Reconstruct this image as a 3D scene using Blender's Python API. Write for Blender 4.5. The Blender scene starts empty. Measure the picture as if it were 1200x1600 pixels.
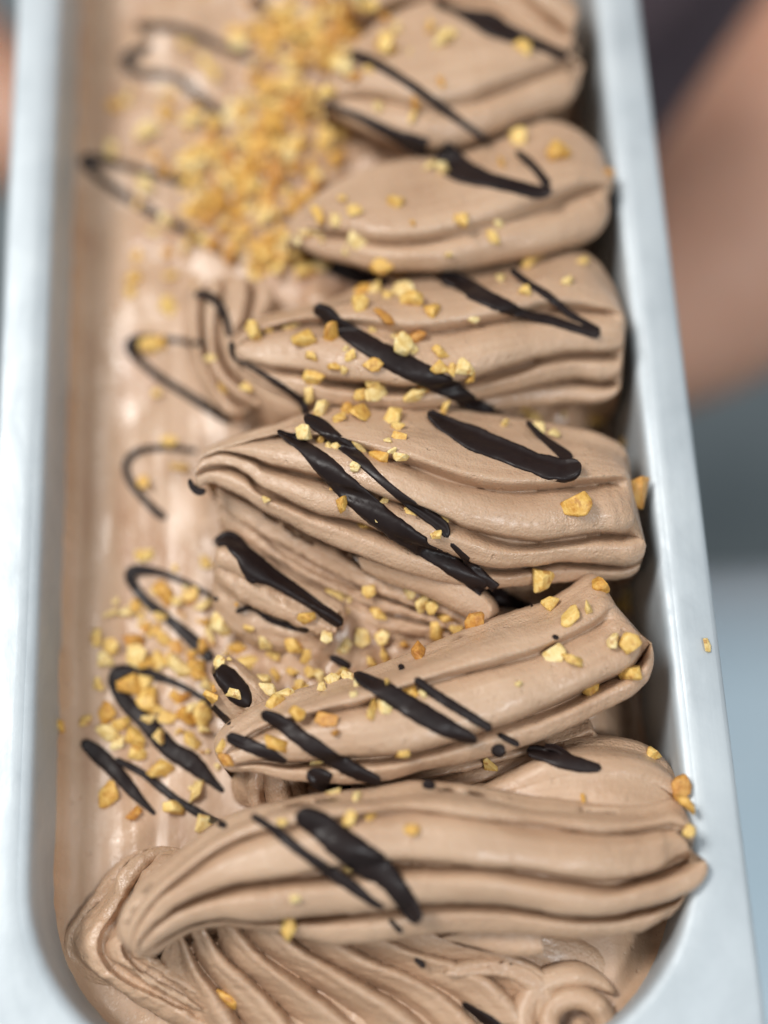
import bpy, bmesh, math, random
import numpy as np
from mathutils import Vector, Matrix, noise
from mathutils.bvhtree import BVHTree

sc = bpy.context.scene
COL = sc.collection
random.seed(7)
CM = 0.01            # everything below is laid out in centimetres, rim of the pan at z = 0

# ------------------------------------------------------------------ camera
FPX = 2400.0
PITCH, ROLL = math.radians(69.568), math.radians(-2.72)
CAM = np.array([0.875, 0.0, 33.295])
_f = np.array([0.0, math.cos(PITCH), -math.sin(PITCH)])
_r = np.array([1.0, 0.0, 0.0])
_u = np.cross(_r, _f)
_c, _s = math.cos(ROLL), math.sin(ROLL)
RIGHT, UP = _c * _r + _s * _u, -_s * _r + _c * _u
cam = bpy.data.cameras.new("camera")
cam_ob = bpy.data.objects.new("camera", cam)
COL.objects.link(cam_ob)
cam_ob.matrix_world = Matrix(((RIGHT[0], UP[0], -_f[0], CAM[0] * CM),
                              (RIGHT[1], UP[1], -_f[1], CAM[1] * CM),
                              (RIGHT[2], UP[2], -_f[2], CAM[2] * CM), (0, 0, 0, 1)))
cam.sensor_fit = 'VERTICAL'
cam.sensor_height = 36.0
cam.lens = FPX / 1600 * 36.0
cam.clip_start, cam.clip_end = 0.02, 20
cam.dof.use_dof = True
cam.dof.focus_distance = 0.3405
cam.dof.aperture_fstop = 2.35
sc.camera = cam_ob

# ------------------------------------------------------------------ light
w = bpy.data.worlds.new("World")
sc.world = w
w.use_nodes = True
w.node_tree.nodes["Background"].inputs[0].default_value = (0.86, 0.95, 1.0, 1)
w.node_tree.nodes["Background"].inputs[1].default_value = 0.42


def area(name, loc, target, sx, sy, power, color):
    l = bpy.data.lights.new(name, 'AREA')
    l.shape, l.size, l.size_y, l.energy, l.color = 'RECTANGLE', sx, sy, power, color
    o = bpy.data.objects.new(name, l)
    COL.objects.link(o)
    o.location = loc
    o.rotation_euler = (Vector(target) - Vector(loc)).to_track_quat('-Z', 'Y').to_euler()


area("ceiling_light", (-0.85, 0.55, 1.4), (0, 0.08, 0), 0.7, 0.5, 26.5, (1.0, 0.97, 0.93))
area("front_glint_fill", (0.5, -0.55, 1.5), (0, 0.05, 0), 0.3, 0.2, 12, (0.95, 0.98, 1.0))  # added small lamp, no known fixture: sharpens glints and lifts the near side
sc.view_settings.view_transform = 'Standard'
sc.view_settings.look = 'None'
sc.view_settings.exposure = -0.07
sc.view_settings.gamma = 1.0
sc.cycles.max_bounces = 6
sc.cycles.use_adaptive_sampling = True
sc.cycles.adaptive_threshold = 0.02
sc.cycles.diffuse_bounces = 3
sc.cycles.glossy_bounces = 3


# ------------------------------------------------------------------ helpers
def ray(px, py):
    d = _f + (px - 600) / FPX * RIGHT - (py - 800) / FPX * UP
    return d


def at(px, py, z):
    """pixel of the photograph at height z (cm above the rim) -> point in the place (cm)"""
    d = ray(px, py)
    return CAM + d * ((z - CAM[2]) / d[2])


def nz(x, y, z=0.0):
    return noise.noise(Vector((x, y, z)))


def tag(o, label=None, cat=None, group=None, kind=None):
    if label: o["label"] = label
    if cat: o["category"] = cat
    if group: o["group"] = group
    if kind: o["kind"] = kind
    return o


def empty(name, loc=(0, 0, 0)):
    o = bpy.data.objects.new(name, None)
    COL.objects.link(o)
    o.location = Vector(loc) * CM
    return o


def mesh_obj(name, verts, faces, m, parent=None, smooth=True, uvs=None):
    me = bpy.data.meshes.new(name)
    me.from_pydata([tuple(float(c) * CM for c in v) for v in verts], [], faces)
    if uvs is not None:
        lay = me.uv_layers.new(name="UVMap")
        li = np.zeros(len(me.loops), dtype=np.int32)
        me.loops.foreach_get("vertex_index", li)
        lay.data.foreach_set("uv", np.asarray(uvs, dtype=np.float32)[li].ravel())
    if smooth:
        me.polygons.foreach_set("use_smooth", [True] * len(me.polygons))
    me.materials.append(m)
    me.update()
    o = bpy.data.objects.new(name, me)
    COL.objects.link(o)
    if parent:
        o.parent = parent
        o.matrix_parent_inverse = Matrix.Translation(-parent.location)
    return o


def spline(pts, n):
    """centripetal-ish Catmull-Rom through pts (any dimension), n samples even in arc length"""
    P = np.asarray(pts, float)
    Q = np.vstack([2 * P[0] - P[1], P, 2 * P[-1] - P[-2]])
    out = []
    for i in range(1, len(Q) - 2):
        p0, p1, p2, p3 = Q[i - 1], Q[i], Q[i + 1], Q[i + 2]
        for t in np.linspace(0, 1, 24, endpoint=False):
            out.append(0.5 * (2 * p1 + (p2 - p0) * t + (2 * p0 - 5 * p1 + 4 * p2 - p3) * t * t
                              + (3 * p1 - p0 - 3 * p2 + p3) * t ** 3))
    out.append(P[-1])
    out = np.array(out)
    seg = np.linalg.norm(np.diff(out[:, :2], axis=0), axis=1)
    s = np.concatenate([[0], np.cumsum(seg)])
    q = np.linspace(0, s[-1], n)
    return np.stack([np.interp(q, s, out[:, k]) for k in range(out.shape[1])], 1)


def sstep(a, b, x):
    t = np.clip((np.asarray(x, float) - a) / (b - a), 0, 1)
    return t * t * (3 - 2 * t)


# ------------------------------------------------------------------ materials
class NT:
    def __init__(s, name):
        s.m = bpy.data.materials.new(name)
        s.m.use_nodes = True
        s.n, s.l = s.m.node_tree.nodes, s.m.node_tree.links
        s.b = s.n["Principled BSDF"]

    def add(s, t, **kw):
        n = s.n.new(t)
        for k, v in kw.items():
            setattr(n, k, v)
        return n

    def noise(s, vec, scale, detail=3, rough=0.5, dist=0.0):
        n = s.add("ShaderNodeTexNoise")
        n.inputs["Scale"].default_value = scale
        n.inputs["Detail"].default_value = detail
        n.inputs["Roughness"].default_value = rough
        n.inputs["Distortion"].default_value = dist
        if vec is not None: s.l.new(vec, n.inputs["Vector"])
        return n.outputs["Fac"]

    def coord(s, which="Object"):
        return s.add("ShaderNodeTexCoord").outputs[which]

    def mapping(s, vec, scale):
        n = s.add("ShaderNodeMapping")
        n.inputs["Scale"].default_value = scale
        s.l.new(vec, n.inputs["Vector"])
        return n.outputs[0]

    def ramp(s, fac, stops):
        n = s.add("ShaderNodeValToRGB")
        e = n.color_ramp.elements
        e[0].position, e[0].color = stops[0][0], (*stops[0][1], 1)
        e[1].position, e[1].color = stops[-1][0], (*stops[-1][1], 1)
        for p, c in stops[1:-1]:
            k = e.new(p)
            k.color = (*c, 1)
        s.l.new(fac, n.inputs[0])
        return n.outputs[0]

    def maprange(s, fac, a, b, c, d):
        n = s.add("ShaderNodeMapRange")
        for i, v in enumerate((a, b, c, d)): n.inputs[i + 1].default_value = v
        s.l.new(fac, n.inputs[0])
        return n.outputs[0]

    def bump(s, h, strength, dist, prev=None):
        n = s.add("ShaderNodeBump")
        n.inputs["Strength"].default_value = strength
        n.inputs["Distance"].default_value = dist
        s.l.new(h, n.inputs["Height"])
        if prev is not None: s.l.new(prev, n.inputs["Normal"])
        return n.outputs[0]

    def set(s, **kw):
        for k, v in kw.items():
            s.b.inputs[k.replace("_", " ")].default_value = v


def gelato_material(name, uv):
    t = NT(name)
    oc = t.coord("Object")
    big = t.noise(oc, 45, 2, 0.5)
    if uv:
        u = t.mapping(t.coord("UV"), (0.35, 5.0, 1))
        u2 = t.mapping(t.coord("UV"), (0.8, 16.0, 1))
    else:
        u = t.mapping(oc, (210, 7, 40))
        u2 = t.mapping(oc, (520, 60, 200))
    streak = t.noise(u, 1.0, 3, 0.55)
    mix = t.add("ShaderNodeMath", operation='ADD')
    m1 = t.add("ShaderNodeMath", operation='MULTIPLY')
    m1.inputs[1].default_value = 0.5
    t.l.new(streak, m1.inputs[0])
    m2 = t.add("ShaderNodeMath", operation='MULTIPLY')
    m2.inputs[1].default_value = 0.5
    t.l.new(big, m2.inputs[0])
    t.l.new(m1.outputs[0], mix.inputs[0])
    t.l.new(m2.outputs[0], mix.inputs[1])
    col = t.ramp(mix.outputs[0], [(0.3, (0.43, 0.268, 0.168)) if uv else (0.34, (0.42, 0.245, 0.15)), (0.5, (0.51, 0.336, 0.219)), (0.7, (0.578, 0.40, 0.272)) if uv else (0.64, (0.575, 0.395, 0.275))])
    t.l.new(col, t.b.inputs["Base Color"])
    rough = t.maprange(t.noise(oc, 130 if uv else 70, 4, 0.6), 0.35, 0.66, 0.18 if not uv else 0.24, 0.54)
    t.l.new(rough, t.b.inputs["Roughness"])
    fine = t.noise(oc, 1900, 1, 0.6)
    grain = t.noise(oc, 900, 1, 0.6)
    n = t.bump(streak, 0.2, 0.0012)
    if not uv: n = t.bump(t.noise(oc, 85, 2, 0.5, 0.6), 0.35, 0.003, n)
    n = t.bump(grain, 0.38 if uv else 0.18, 0.0005, n)
    n = t.bump(fine, 0.65 if uv else 0.25, 0.0003, n)
    vo = t.add("ShaderNodeTexVoronoi")
    vo.inputs["Scale"].default_value = 330
    vo.inputs["Randomness"].default_value = 1.0
    t.l.new(oc, vo.inputs["Vector"])
    pit = t.maprange(vo.outputs["Distance"], 0.10, 0.2, 0.0, 1.0)
    few = t.maprange(t.noise(oc, 160, 2), 0.5, 0.58, 1.0, 0.0)
    mx = t.add("ShaderNodeMath", operation='MAXIMUM')
    t.l.new(pit, mx.inputs[0]); t.l.new(few, mx.inputs[1])
    n = t.bump(mx.outputs[0], 0.5, 0.0006, n)
    t.l.new(n, t.b.inputs["Normal"])
    t.set(Subsurface_Weight=0.12, Subsurface_Radius=(1.0, 0.55, 0.3), Subsurface_Scale=0.003, Specular_IOR_Level=0.5, Coat_Weight=0.12 if uv else 0.14, Coat_Roughness=0.18)
    return t.m


GEL_UV = gelato_material("gelato_folds", True)
GEL = gelato_material("gelato_slab", False)

t = NT("dark_chocolate")
oc = t.coord()
t.l.new(t.ramp(t.noise(oc, 120, 3), [(0.3, (0.012, 0.0065, 0.006)), (0.7, (0.019, 0.0115, 0.0105))]), t.b.inputs["Base Color"])
t.l.new(t.maprange(t.noise(oc, 300, 3), 0.3, 0.7, 0.32, 0.55), t.b.inputs["Roughness"])
n_ = t.bump(t.noise(oc, 420, 3), 0.25, 0.0006)
t.l.new(n_, t.b.inputs["Normal"])
t.set(Specular_IOR_Level=0.24)
CHOC = t.m


def nut_material(name, lo, mid, hi):
    t = NT(name)
    oc = t.coord("Object")
    info = t.add("ShaderNodeObjectInfo")
    add = t.add("ShaderNodeVectorMath", operation='ADD')
    t.l.new(oc, add.inputs[0])
    t.l.new(info.outputs["Random"], add.inputs[1])
    f = t.noise(add.outputs[0], 260, 4, 0.6)
    ad = t.add("ShaderNodeMath", operation='MULTIPLY_ADD')
    t.l.new(info.outputs["Random"], ad.inputs[0])
    ad.inputs[1].default_value = 0.16
    t.l.new(f, ad.inputs[2])
    col = t.ramp(ad.outputs[0], [(0.36, lo), (0.55, mid), (0.75, hi)])
    skin = t.maprange(t.noise(add.outputs[0], 170, 2), 0.60, 0.68, 0.0, 0.7)     # scraps of toasted skin
    mixc = t.add("ShaderNodeMix", data_type='RGBA')
    t.l.new(skin, mixc.inputs[0]); t.l.new(col, mixc.inputs[6])
    mixc.inputs[7].default_value = (0.42, 0.17, 0.035, 1)
    t.l.new(mixc.outputs[2], t.b.inputs["Base Color"])
    n = t.bump(t.noise(oc, 700, 3), 0.4, 0.0006)
    n = t.bump(t.noise(oc, 2500, 2), 0.3, 0.0002, n)
    t.l.new(n, t.b.inputs["Normal"])
    t.set(Roughness=0.42, Specular_IOR_Level=0.5)
    return t.m


NUTM = {'p': nut_material("nut_pale", (0.68, 0.44, 0.13), (0.80, 0.58, 0.23), (0.88, 0.72, 0.38)),
        'g': nut_material("nut_golden", (0.62, 0.34, 0.07), (0.74, 0.47, 0.13), (0.83, 0.60, 0.22)),
        'a': nut_material("nut_amber", (0.50, 0.22, 0.03), (0.65, 0.35, 0.07), (0.78, 0.50, 0.14)),
        'b': nut_material("nut_toasted", (0.38, 0.14, 0.025), (0.54, 0.24, 0.045), (0.68, 0.38, 0.10))}

t = NT("stainless_steel")
oc = t.coord()
blot = t.noise(oc, 38, 5, 0.62, 0.4)
t.l.new(t.ramp(blot, [(0.3, (0.43, 0.475, 0.505)), (0.5, (0.49, 0.535, 0.565)), (0.72, (0.54, 0.585, 0.61))]), t.b.inputs["Base Color"])
scr = t.noise(t.mapping(oc, (900, 40, 300)), 1.0, 3)
smr = t.noise(t.mapping(oc, (70, 24, 60)), 1.0, 5, 0.7, 0.8)
t.l.new(t.maprange(smr, 0.36, 0.62, 0.42, 0.64), t.b.inputs["Roughness"])
n_ = t.bump(scr, 0.10, 0.0003)
n_ = t.bump(t.noise(oc, 600, 4, 0.6), 0.10, 0.0004, n_)
t.l.new(n_, t.b.inputs["Normal"])
t.set(Metallic=0.35)
STEEL = t.m

t = NT("counter_steel")
oc = t.coord()
t.l.new(t.ramp(t.noise(oc, 14, 4), [(0.3, (0.55, 0.68, 0.76)), (0.7, (0.63, 0.74, 0.81))]), t.b.inputs["Base Color"])
t.l.new(t.bump(t.noise(t.mapping(oc, (20, 700, 100)), 1.0, 3), 0.1, 0.0004), t.b.inputs["Normal"])
t.set(Metallic=0.15, Roughness=0.45)
COUNTER = t.m

t = NT("floor_tile")
oc = t.coord()
t.l.new(t.ramp(t.noise(oc, 9, 4), [(0.3, (0.20, 0.23, 0.24)), (0.7, (0.27, 0.30, 0.31))]), t.b.inputs["Base Color"])
t.l.new(t.bump(t.noise(oc, 150, 3), 0.2, 0.001), t.b.inputs["Normal"])
t.set(Roughness=0.5)
FLOORM = t.m

t = NT("skin")
oc = t.coord()
t.l.new(t.ramp(t.noise(oc, 30, 4), [(0.3, (0.58, 0.31, 0.21)), (0.7, (0.64, 0.36, 0.25))]), t.b.inputs["Base Color"])
t.l.new(t.bump(t.noise(oc, 900, 3), 0.2, 0.0004), t.b.inputs["Normal"])
t.set(Roughness=0.5, Subsurface_Weight=0.2, Subsurface_Radius=(1, 0.4, 0.2), Subsurface_Scale=0.006)
SKIN = t.m

t = NT("mauve_cloth")
oc = t.coord()
t.l.new(t.ramp(t.noise(oc, 20, 4), [(0.3, (0.17, 0.115, 0.135)), (0.7, (0.25, 0.18, 0.20))]), t.b.inputs["Base Color"])
t.l.new(t.bump(t.noise(oc, 1200, 2), 0.4, 0.0006), t.b.inputs["Normal"])
t.set(Roughness=0.85)
CLOTH = t.m


# ------------------------------------------------------------------ the setting: floor and counter
def box_verts(x0, x1, y0, y1, z0, z1):
    v = [(x, y, z) for z in (z0, z1) for y in (y0, y1) for x in (x0, x1)]
    f = [(0, 2, 3, 1), (4, 5, 7, 6), (0, 1, 5, 4), (2, 6, 7, 3), (0, 4, 6, 2), (1, 3, 7, 5)]
    return v, f


floor = mesh_obj("floor", [(-400, -400, -102), (400, -400, -102), (400, 400, -102), (-400, 400, -102)], [(0, 1, 2, 3)], FLOORM, smooth=False)
tag(floor, "dark grey floor seen far below, out of focus", "floor", kind="structure")
v_, f_ = box_verts(-90, 90, -60, 16.2, -30, -12.45)
counter = mesh_obj("counter", v_, f_, COUNTER, smooth=False)
bv = counter.modifiers.new("edge", 'BEVEL')
bv.width, bv.segments = 0.055, 12
tag(counter, "pale blue grey steel counter under the pan", "counter", kind="structure")

# ------------------------------------------------------------------ steel pan
IW, R_IN, YN, YF = 7.2, 4.3, 0.2, 34.2        # half inner width, corner radius, near and far inner ends


def rrect(hw, y0, y1, r, n=14):
    pts = []
    for cx, cy, a0 in ((hw - r, y0 + r, -90), (hw - r, y1 - r, 0), (-hw + r, y1 - r, 90), (-hw + r, y0 + r, 180)):
        for k in range(n + 1):
            a = math.radians(a0 + 90 * k / n)
            pts.append((cx + r * math.cos(a), cy + r * math.sin(a)))
    res = []
    for i, p in enumerate(pts):                       # fill the straight runs
        q = pts[(i + 1) % len(pts)]
        res.append(p)
        if i % (n + 1) == n:
            for k in range(1, 16): res.append((p[0] + (q[0] - p[0]) * k / 16, p[1] + (q[1] - p[1]) * k / 16))
    return res


def ring_loft(rings, close_last=False):
    n = len(rings[0])
    verts = [p for r in rings for p in r]
    faces = []
    for i in range(len(rings) - 1):
        for j in range(n):
            a, b = i * n + j, i * n + (j + 1) % n
            faces.append((a, b, b + n, a + n))
    if close_last: faces.append(tuple(range((len(rings) - 1) * n, len(rings) * n)))
    return verts, faces


def inner_ring(off, z):                                # off > 0 : towards the inside
    return [(x, y, z) for x, y in rrect(IW - off, YN + off, YF - off, max(R_IN - off, 0.5))]


pan = empty("steel_pan", (0, 17.2, -12.4))
tag(pan, "stainless steel gelato pan with rounded inner corners and flat bright rim", "pan")
prof = [(-0.10, 0.0), (-0.03, -0.012), (0.06, -0.05), (0.13, -0.12), (0.17, -0.24), (0.19, -0.5), (0.24, -2), (0.32, -5), (0.42, -9),
        (0.5, -11.2), (0.62, -11.8), (0.95, -12.2), (1.5, -12.3)]
v_, f_ = ring_loft([inner_ring(o, z) for o, z in prof], True)
f_ = [tuple(reversed(f)) for f in f_]
mesh_obj("basin", v_, f_, STEEL, pan)
# flat rim between the rounded opening and the square outer edge, rolled down outside
inn = [(p[0], p[1]) for p in inner_ring(-0.103, 0)]
out = []
OX, OY0, OY1 = 8.1, -0.75, 35.15
for (x, y) in inn:
    cx, cy = 0.0, min(max(y, YN + R_IN), YF - R_IN)
    dx, dy = x - cx, y - cy
    # walk outwards until the outer rectangle (small corner radius) is met
    if y < YN + R_IN or y > YF - R_IN:
        sgn = 1 if x > 0 else -1
        ccx = sgn * (IW - R_IN)
        if abs(x) <= IW - R_IN: dx = 0.0
        else: dx = x - ccx
        ox, oy = (ccx, cy) if dx else (x, cy)
        tx = (OX - abs(ox)) / abs(dx) if abs(dx) > 1e-6 else 1e9
        ty = ((OY1 - oy) if dy > 0 else (oy - OY0)) / abs(dy) if abs(dy) > 1e-6 else 1e9
        k = min(tx, ty)
        out.append((ox + dx * k, oy + dy * k))
    else:
        out.append((OX if x > 0 else -OX, y))
def lerp_ring(k, z, grow=0.0):
    r = []
    for (a, b), (c, d) in zip(inn, out):
        x, y = a + (c - a) * k, b + (d - b) * k
        x += math.copysign(grow, x) if abs(abs(c) - OX) < 1e-4 and k > 0.99 else 0
        if k > 0.99 and abs(d - OY0) < 1e-4: y -= grow
        if k > 0.99 and abs(d - OY1) < 1e-4: y += grow
        r.append((x, y, z + 0.010 * nz(x * 0.5, y * 0.35, 3)))
    return r
rings = [lerp_ring(0, -0.002), lerp_ring(0.08, 0.02), lerp_ring(0.3, 0.03), lerp_ring(0.6, 0.028), lerp_ring(0.9, 0.02), lerp_ring(1, 0.005)]
v_, f_ = ring_loft(rings)
mesh_obj("rim", v_, f_, STEEL, pan)
rings = [lerp_ring(1, 0.002), lerp_ring(1, -0.02, 0.06), lerp_ring(1, -0.07, 0.11), lerp_ring(1, -0.16, 0.13), lerp_ring(1, -0.55, 0.12), lerp_ring(1, -0.56, 0.04), lerp_ring(1, -0.2, 0.02)]
v_, f_ = ring_loft(rings)
mesh_obj("rolled_lip", v_, f_, STEEL, pan)

# ------------------------------------------------------------------ gelato
gel = empty("chocolate_gelato", (0, 17, -12))
tag(gel, "pale brown chocolate gelato heaped in ridged folds inside the steel pan", "gelato")
GEL_OBJS = []


def loft(name, lines, zs, bulge=0.2, depth=0.45, peak=1.75, M=150, K=20, first='roll', last='tuck', seed=0, rough=1.0, endr=0.035, bottom=-4.0, flat=None, tip=0.0):
    """Ridged body of gelato: each line is a crease (photo pixels, left to right) with heights; between two creases the surface bulges."""
    L, PULL = [], []
    n = len(lines)
    bul = bulge if isinstance(bulge, (list, tuple)) else [bulge] * (n - 1)
    dep = depth if isinstance(depth, (list, tuple)) else [depth] * n
    tt = np.linspace(0, 1, M)
    for i, (ln, z) in enumerate(zip(lines, zs)):
        z = z if isinstance(z, (list, tuple)) else (z,)
        p = spline(ln, M)
        zz = np.interp(tt, np.linspace(0, 1, len(z)), z)
        if len(z) > 2:                                   # soften the kinks
            k = np.hanning(31); k /= k.sum()
            zz = np.convolve(np.pad(zz, 15, mode='edge'), k, mode='valid')
        W = np.array([at(a, b, c) for (a, b), c in zip(p, zz)])
        vd = W - CAM
        vd /= np.linalg.norm(vd, axis=1)[:, None]
        mod = np.zeros(M)
        if 0 < i < n - 1 and dep[i]:
            mod = dep[i] * np.array([0.95 + 0.5 * nz(t * 4 + seed, i * 3.1) for t in tt]) * np.clip(np.minimum(tt * 7, 1) * np.minimum((1 - tt) * 20, 1), 0, 1)
        L.append(W)
        PULL.append(vd * mod[:, None])
    rows, vv = [], []
    cum = 0.0
    for i in range(n - 1):
        A, B = L[i], L[i + 1]
        D = B - A
        T = np.gradient(A + B, axis=0)
        N = np.cross(D, T)
        N /= np.linalg.norm(N, axis=1)[:, None] + 1e-9
        toc = CAM - A
        sg = np.sign((N * toc).sum(1).mean())
        N *= sg
        dl = np.linalg.norm(D, axis=1)
        wdt = float(dl.mean())
        ss = np.linspace(0, 1, K, endpoint=False) if i < n - 2 else np.linspace(0, 1, K)
        ss = 0.5 - 0.5 * np.cos(np.pi * ss) if True else ss
        amp = np.minimum(dl, 2.2) * bul[i] * np.array([0.9 + 0.35 * nz(t * 4 + 7 * i, seed * 1.3) for t in tt])
        for s in ss:
            sh = math.sin(math.pi * s ** peak) ** 0.75 if 0 < s < 1 else 0.0
            # each crease is undercut sharply below the lip above it and comes out gently below
            P = A + D * s + N * (amp * sh)[:, None] + PULL[i] * max(0.0, 1 - s / 0.34) ** 1.6 + PULL[i + 1] * max(0.0, (s - 0.9) / 0.1) ** 1.5
            rows.append(P)
            vv.append(cum + wdt * s)
        cum += wdt
    # close the body: go round behind the first line and under the last one
    def outward(E, I):
        o = E - I
        o[:, 2] = 0
        ln_ = np.linalg.norm(o, axis=1)[:, None]
        o = o / np.maximum(ln_, 1e-6)
        o = np.array([o[max(0, j - 12):j + 13].mean(0) for j in range(M)])
        return o
    def closing(E, I, mode):
        o = outward(E.copy(), I)
        R = []
        seq = ((0.16, -0.10), (0.30, -0.35), (0.36, -0.8), (0.2, None)) if mode == 'roll' else ((-0.14, -0.06), (-0.45, -0.16), (-0.8, -0.5), (-0.9, None))
        for k, dz in seq:
            P = E + o * k
            P[:, 2] = (E[:, 2] + dz) if dz is not None else np.minimum(bottom, E[:, 2] - 0.9)
            R.append(P)
        return R
    pre = closing(L[0], L[1], first)
    post = closing(L[-1], L[-2], last)
    rows = pre[::-1] + rows + post
    vv = [-(0.9 - 0.2 * k) for k in range(4)] + vv + [cum + 0.25 * (k + 1) for k in range(4)]
    A = np.array(rows)                                    # (rows, M, 3)
    nr = len(rows)
    # surface noise along the stroke
    arc = np.concatenate([[0], np.cumsum(np.linalg.norm(np.diff(A[nr // 2], axis=0), axis=1))])
    Tm, Dm = np.gradient(A, axis=1), np.gradient(A, axis=0)
    Nn = np.cross(Dm, Tm)
    Nn /= np.linalg.norm(Nn, axis=2)[:, :, None] + 1e-9
    if (Nn[4:-4] * (CAM - A[4:-4])).sum() < 0: Nn = -Nn
    dis = np.zeros((nr, M))
    for r in range(nr):
        for c in range(M):
            u, v = arc[c], vv[r]
            dis[r, c] = (0.06 * nz(u * 0.7, v * 1.2, seed + 11) + 0.012 * nz(u * 0.5, v * 4.0, seed + 3)
                         + 0.005 * nz(u * 1.6, v * 11, seed + 5) + 0.014 * nz(u * 3.2, v * 3.5, seed + 9) + 0.010 * nz(u * 6.5, v * 6.5, seed + 2)
                         + 0.05 * max(0.0, nz(u * 1.1, v * 2.5, seed + 15) - 0.25)) * rough
    A = A + Nn * dis[:, :, None]
    # round off both ends
    whole = A[4:-4].mean(0)
    sid = [0] * 4 + [min(i, n - 2) for i in range(n - 1) for _ in range(K)]
    sid = np.array((sid + [n - 2] * (nr - len(sid)))[:nr])
    rs = random.Random(seed * 13 + 1)
    for i in range(n - 1):
        idx = np.where(sid == i)[0]
        core = idx[(idx >= 4) & (idx < nr - 4)]
        own = A[core].mean(0)
        er = endr * rs.uniform(0.7, 1.5)
        ext = rs.uniform(-0.35, 0.15)                       # each layer stops a little earlier or later
        Tn = np.gradient(own, axis=0); Tn /= np.linalg.norm(Tn, axis=1)[:, None] + 1e-9
        for j in range(M):
            t_ = tt[j]
            e, c_ = 1.0, own[j]
            if t_ > 1 - er:
                e = math.sqrt(max(0, 1 - ((t_ - 1 + er) / er) ** 2)) * 0.97 + 0.03
                c_ = 0.7 * own[j] + 0.3 * whole[j]
            if tip and t_ < tip:
                e, c_ = math.sqrt(max(0, 1 - ((tip - t_) / tip) ** 2)) * 0.97 + 0.03, whole[j]
            A[idx, j] = c_ + (A[idx, j] - c_) * e + Tn[j] * ext * float(sstep(0.82, 1.0, t_))
    verts = A.reshape(-1, 3)
    faces = []
    for r in range(nr - 1):
        for c in range(M - 1):
            a = r * M + c
            faces.append((a, a + M, a + M + 1, a + 1))
    faces.append(tuple(r * M for r in range(nr)))
    faces.append(tuple(r * M + M - 1 for r in range(nr))[::-1])
    uv = np.array([(arc[c] + seed * 3.7, vv[r] + seed * 1.9) for r in range(nr) for c in range(M)])
    o = mesh_obj(name, verts, faces, GEL_UV, gel, uvs=uv)
    bm = bmesh.new(); bm.from_mesh(o.data); bmesh.ops.recalc_face_normals(bm, faces=bm.faces); bm.to_mesh(o.data); bm.free()
    GEL_OBJS.append(o)
    return o


# --- the smoothed slab the folds stand on
gx = np.linspace(-7.05, 7.05, 130)
gy = np.linspace(0.3, 33.9, 300)


def slab_z(x, y):
    m = float(sstep(-3.3, -0.6, x + 0.25 * math.sin(y * 0.9)) * sstep(7.0, 5.3, x))
    z = -2.25 + 0.85 * m
    deep = float(sstep(5.6, 6.7, x) * sstep(3.0, 5.0, y))
    z -= 1.6 * deep
    z += 0.10 * nz(x * 0.45, y * 0.25, 1.0) + 0.05 * nz(x * 1.4, y * 0.5, 4.0)
    z += 0.035 * nz(x * 3.5, y * 0.30, 8.0) + 0.016 * nz(x * 9, y * 0.5, 6.0)      # spatula streaks along the pan
    z += m * float(sstep(3.5, 7.0, y)) * (0.25 * nz(x * 1.1, y * 1.6, 9.0) + 0.14 * nz(x * 2.6, y * 3.1, 2.0) + 0.07 * nz(x * 6.0, y * 5.0, 2.5))
    far = float(sstep(15.0, 19.0, y) * sstep(-6.3, -4.5, x) * sstep(-1.0, -2.5, x))
    z += far * (0.30 + 0.45 * nz(x * 0.6, y * 0.75, 5.0))
    return z


verts = []
for y in gy:
    for x in gx:
        # follow the rounded end of the pan
        hw = IW - 0.12
        for yy, sg in ((YN + R_IN, 1), (YF - R_IN, -1)):
            d = (yy - y) * sg
            if d > 0: hw = IW - R_IN + math.sqrt(max(0.05, (R_IN - 0.1) ** 2 - d * d)) if d < R_IN - 0.1 else 2.0
        X = x / 7.05 * hw
        edge = float(sstep(0.45, 0.0, hw - abs(X)))
        verts.append((X, y, slab_z(X, y) + edge * (0.42 + 0.3 * nz(y * 0.9, X, 7.0) + 0.12 * nz(y * 3.0, X, 2.0))))
W_ = len(gx)
faces = [(j * W_ + i, j * W_ + i + 1, (j + 1) * W_ + i + 1, (j + 1) * W_ + i) for j in range(len(gy) - 1) for i in range(W_ - 1)]
slab = mesh_obj("slab", verts, faces, GEL, gel)
GEL_OBJS.append(slab)

# --- big ridged folds, far to near
loft("fold", [[(500, -110), (620, -160), (720, -150), (800, -100), (860, -40), (905, 10)],
              [(530, -50), (640, -70), (730, -50), (800, -10), (850, 30), (895, 60)],
              [(560, 25), (620, 5), (690, 0), (760, 15), (820, 45), (880, 85)]],
     [0.0, (0.3, 1.1, 0.6), 0.2], seed=1, bulge=0.22)
loft("fold", [[(505, 158), (522, 110), (560, 65), (610, 28), (680, 2), (760, 12), (830, 40), (872, 66), (900, 92)],
              [(505, 162), (545, 152), (600, 158), (660, 172), (720, 166), (783, 143), (846, 118), (882, 99), (918, 106)],
              [(505, 168), (540, 193), (590, 215), (650, 231), (720, 228), (775, 208), (825, 185), (887, 166), (924, 140)]],
     [(0.0, 0.5, 0.4), (0.2, 1.25, 1.1, 0.5), (-0.2, 0.5, 0.3, 0.0)], seed=2, bulge=[0.15, 0.24], depth=0.35, tip=0.05, endr=0.05)
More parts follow.
